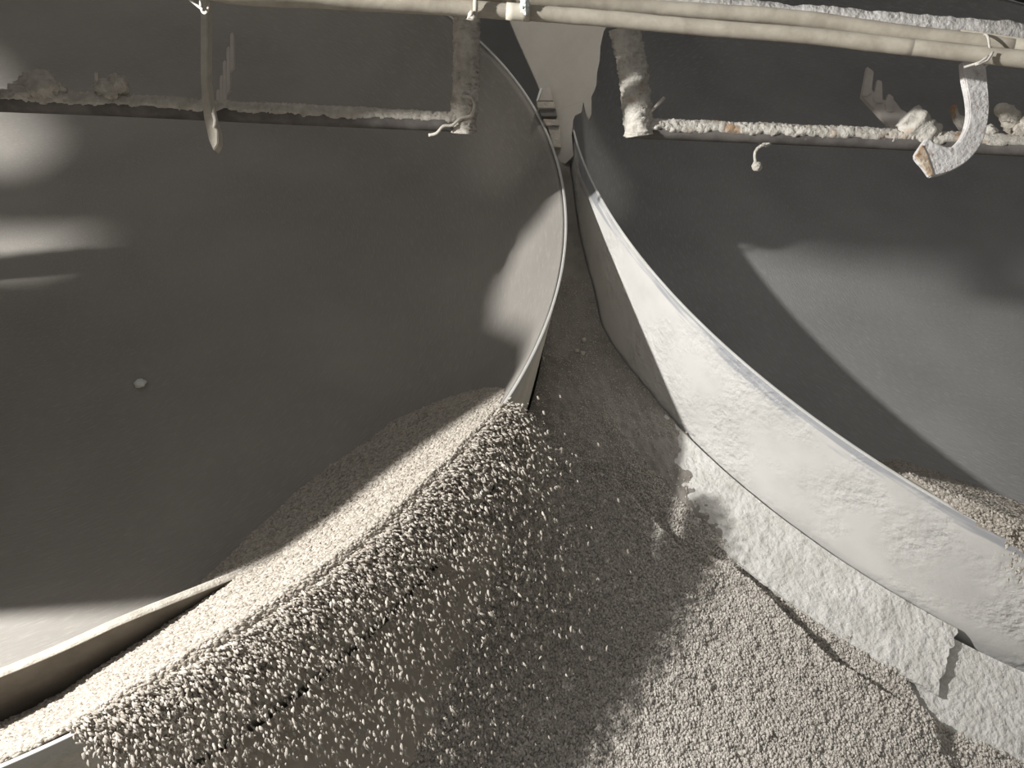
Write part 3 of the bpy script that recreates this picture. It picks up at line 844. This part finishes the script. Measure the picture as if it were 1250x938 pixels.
hook = empty('hanging_hook', tuple(at(1140, 213, 2.8)))
tag(hook, 'white dusty J-shaped flat hook tied under the hoses', 'hook')
D = 2.45
outer = [(1203, 74), (1206, 100), (1208, 128), (1206, 150), (1200, 172), (1188, 190), (1174, 202), (1156, 211), (1138, 215)]
inner = [(1128, 201), (1119, 190), (1127, 176), (1133, 168), (1139, 173), (1148, 177), (1160, 180), (1172, 172), (1180, 158), (1184, 140), (1183, 120), (1178, 95), (1176, 74)]
def smooth_px(p, n=5):
    q = resample([np.array([x, y, 0.0]) for x, y in p], 5.0)
    return [(float(a[0]), float(a[1])) for a in q]
outline('hook_bar', smooth_px(outer) + smooth_px(inner), D, 0.03, M['hook'], hook, bev=0.003)
outline('rusted_end', [(1118.5, 190), (1126, 176.5), (1131, 186), (1140, 213), (1136, 215)], D - 0.004, 0.01, M['rust'], hook, bev=0.001)

# ------------------------------------------------------------------ sheet hanging in the gap and the bracket beside it
def slant(px_): return 4.92 - 0.0034 * (px_ - 622)
pix = [(560, -330), (618, 8), (622, 24), (631, 46), (640, 66), (654, 97), (660, 112), (668, 140), (674, 172), (676, 195), (690, 200), (700, 190), (698, 165), (700, 146), (702, 141), (710, 137), (712, 124), (715, 137), (719, 146), (722, 139), (722, 118), (725, 112), (728, 104), (729, 88), (732, 74), (733, 56), (737, 38), (743, 28), (744, 8), (752, -330)]
bm = bmesh.new()
fa = [bm.verts.new(Vector(atd(x, y, slant(x) * 0.936))) for x, y in pix]
fb = [bm.verts.new(Vector(atd(x, y, slant(x) * 0.936) + FWD * 0.025)) for x, y in pix]
bm.faces.new(fa); bm.faces.new(fb[::-1])
for i in range(len(fa)): bm.faces.new((fa[i], fb[i], fb[(i + 1) % len(fa)], fa[(i + 1) % len(fa)]))
bmesh.ops.recalc_face_normals(bm, faces=bm.faces[:])
me = bpy.data.meshes.new('dust_curtain'); bm.to_mesh(me); bm.free()
o = link('dust_curtain', me, M['sheet'], None, smooth=False)
tag(o, 'pale brown caked sheet hanging in the gap behind the pans', 'curtain')

br = empty('frame_bracket', tuple(at(672, 180, 4.6)))
tag(br, 'stacked steel ledges with crusted tops beside the hanging sheet', 'bracket')
D = 4.36
outline('ledge', [(655, 124), (676, 124), (678, 132), (657, 132)], D, 0.05, M['cake'], br)
outline('ledge', [(658, 133), (679, 133), (680, 142), (661, 142)], D + 0.02, 0.05, M['steel'], br)
outline('ledge', [(663, 145), (682, 146), (683, 153), (667, 153)], D, 0.05, M['cake_pale'], br)
outline('panel', [(668, 154), (684, 155), (685, 180), (676, 180)], D + 0.02, 0.04, M['cake'], br)
outline('panel', [(656, 123), (662, 108), (671, 106), (675, 123)], D + 0.03, 0.03, M['fan'], br)
outline('strip', [(654.5, 123), (659.5, 107), (662, 108), (657, 123)], D + 0.005, 0.02, M['white'], br, bev=0.001)

# ------------------------------------------------------------------ floodlight, and unseen sheets added to shape its light (left of the camera)
F_ = AIM - LAMP; F_ /= np.linalg.norm(F_)
RT = np.cross(F_, [0, 0, 1.0]); RT /= np.linalg.norm(RT)
UP = np.cross(RT, F_)
lamp = empty('floodlight', tuple(LAMP - 0.1 * UP))
tag(lamp, 'work floodlight on a stand shining across both pans', 'floodlight')
ld = bpy.data.lights.new('lamp_light', 'POINT')
ld.energy = LAMP_POWER; ld.shadow_soft_size = LAMP_RADIUS; ld.color = (1.0, 0.985, 0.955)
lo = bpy.data.objects.new('lamp_light', ld); COL.objects.link(lo); lo.location = LAMP
lo.parent = lamp; lo.matrix_parent_inverse = parent_inv(lamp)
def lampbox(name, a0, a1, u0, u1, f0, f1, mat):
    v = [LAMP + RT * a + UP * u + F_ * f for f in (f0, f1) for u in (u0, u1) for a in (a0, a1)]
    mesh(name, v, [(0, 1, 3, 2), (4, 6, 7, 5), (0, 4, 5, 1), (2, 3, 7, 6), (0, 2, 6, 4), (1, 5, 7, 3)], mat, lamp, smooth=False)
lampbox('housing', -0.16, 0.16, -0.12, 0.12, -0.14, -0.05, M['steel'])
tube('stand_pole', [LAMP - F_ * 0.09 - np.array([0, 0, 0.12]), np.array([LAMP[0], LAMP[1], -4.3]) - F_ * np.array([0.09, 0.09, 0])], 0.03, M['steel'], lamp, segs=12, step=0.5)

DG = 1.4
def blocker(name, loops, label, cat):  # builds an added sheet that blocks part of the floodlight
    cu = bpy.data.curves.new(name, 'CURVE'); cu.dimensions = '2D'; cu.fill_mode = 'BOTH'; cu.extrude = 0.004
    for lp in loops:
        s = cu.splines.new('POLY'); s.points.add(len(lp) - 1); s.use_cyclic_u = True
        for q, (a, b_) in zip(s.points, lp): q.co = (a * DG, b_ * DG, 0, 1)
    tmp = bpy.data.objects.new('tmp', cu); COL.objects.link(tmp)
    dg = bpy.context.evaluated_depsgraph_get()
    me = bpy.data.meshes.new_from_object(tmp.evaluated_get(dg)); me.name = name
    bpy.data.objects.remove(tmp)
    me.materials.clear()
    o = link(name, me, M['screen'], None, smooth=False)
    c0 = LAMP + F_ * DG
    o.matrix_world = Matrix(((RT[0], UP[0], -F_[0], c0[0]), (RT[1], UP[1], -F_[1], c0[1]), (RT[2], UP[2], -F_[2], c0[2]), (0, 0, 0, 1)))
    tag(o, label, cat)
    return o
blocker('blocker_sheet', [
    [(-0.6, -1.6), (-0.6, -0.85), (-0.35, -0.64), (-0.25, -0.55), (-0.15, -0.46), (-0.05, -0.40), (-0.025, -0.33), (0.0, -0.10), (-0.05, -0.05), (-0.14, -0.02), (-0.165, 0.02), (-0.165, 0.085), (-0.10, 0.135), (-0.035, 0.15), (-0.035, 1.2), (-2.4, 1.2), (-2.4, -1.6)],
    [(-2.3, 1.1), (-0.62, 1.1), (-0.62, -0.12), (-0.80, -0.20), (-2.3, -0.5)]],
    'added unseen guard sheet with a wide opening standing before the floodlight', 'blocker')  # added out of frame; outline cut so the brown pan stays mostly shaded
DG = 0.55
blocker('blocker_flap', [
    [(-2.7, -0.55), (-0.50, -0.30), (-0.50, 1.4), (-2.7, 1.4)],
    [(-0.74, 0.015), (-0.78, -0.055), (-0.90, -0.09), (-2.6, -0.40), (-2.6, -0.22), (-1.0, -0.02)],
    [(-2.6, 0.95), (-1.55, 0.56), (-1.18, 0.33), (-1.02, 0.22), (-1.04, 0.17), (-2.6, 0.17)]],
    'smaller unseen flap added to pattern the floodlight through two slanted openings', 'blocker')  # added out of frame; openings leave soft light patches on the brown pan
DG = 1.4
# an unseen lamp added high up to brighten the hanging sheet
hl = empty('fill_lamp', (-0.1, -2.3, 2.6)); tag(hl, 'small hooded fill lamp added to brighten the hanging sheet', 'lamp')
tube('lamp_hood', [(-0.1, -2.3, 2.79), (-0.1, -2.3, 2.6)], 0.09, M['steel'], hl, segs=20, step=0.05, rfun=lambda t: 0.5 + 0.5 * t)
tube('hanger', [(-0.1, -2.3, 2.75), (-0.1, -2.3, 4.2)], 0.012, M['steel'], hl, segs=8, step=0.5)
sd = bpy.data.lights.new('fill_light', 'SPOT'); sd.energy = 90.0; sd.spot_size = math.radians(19); sd.spot_blend = 0.7; sd.shadow_soft_size = 0.05; sd.color = (1.0, 0.95, 0.87)
so = bpy.data.objects.new('fill_light', sd); COL.objects.link(so)
tgt = Vector(at(688, 45, 4.75)); so.parent = hl; so.matrix_parent_inverse = parent_inv(hl)
so.location = (-0.1, -2.3, 2.57); so.rotation_euler = (tgt - Vector(so.location)).to_track_quat('-Z', 'Y').to_euler()
blocker('cutoff_sheet', [[(-0.04, 0.132), (0.02, 0.132), (0.1, 0.145), (0.5, 0.20), (0.95, 0.24), (0.95, 0.9), (-0.04, 0.9)]], 'added unseen lintel sheet over the floodlight opening', 'cutoff')  # added out of frame; lower edge sets the top limit of the beam
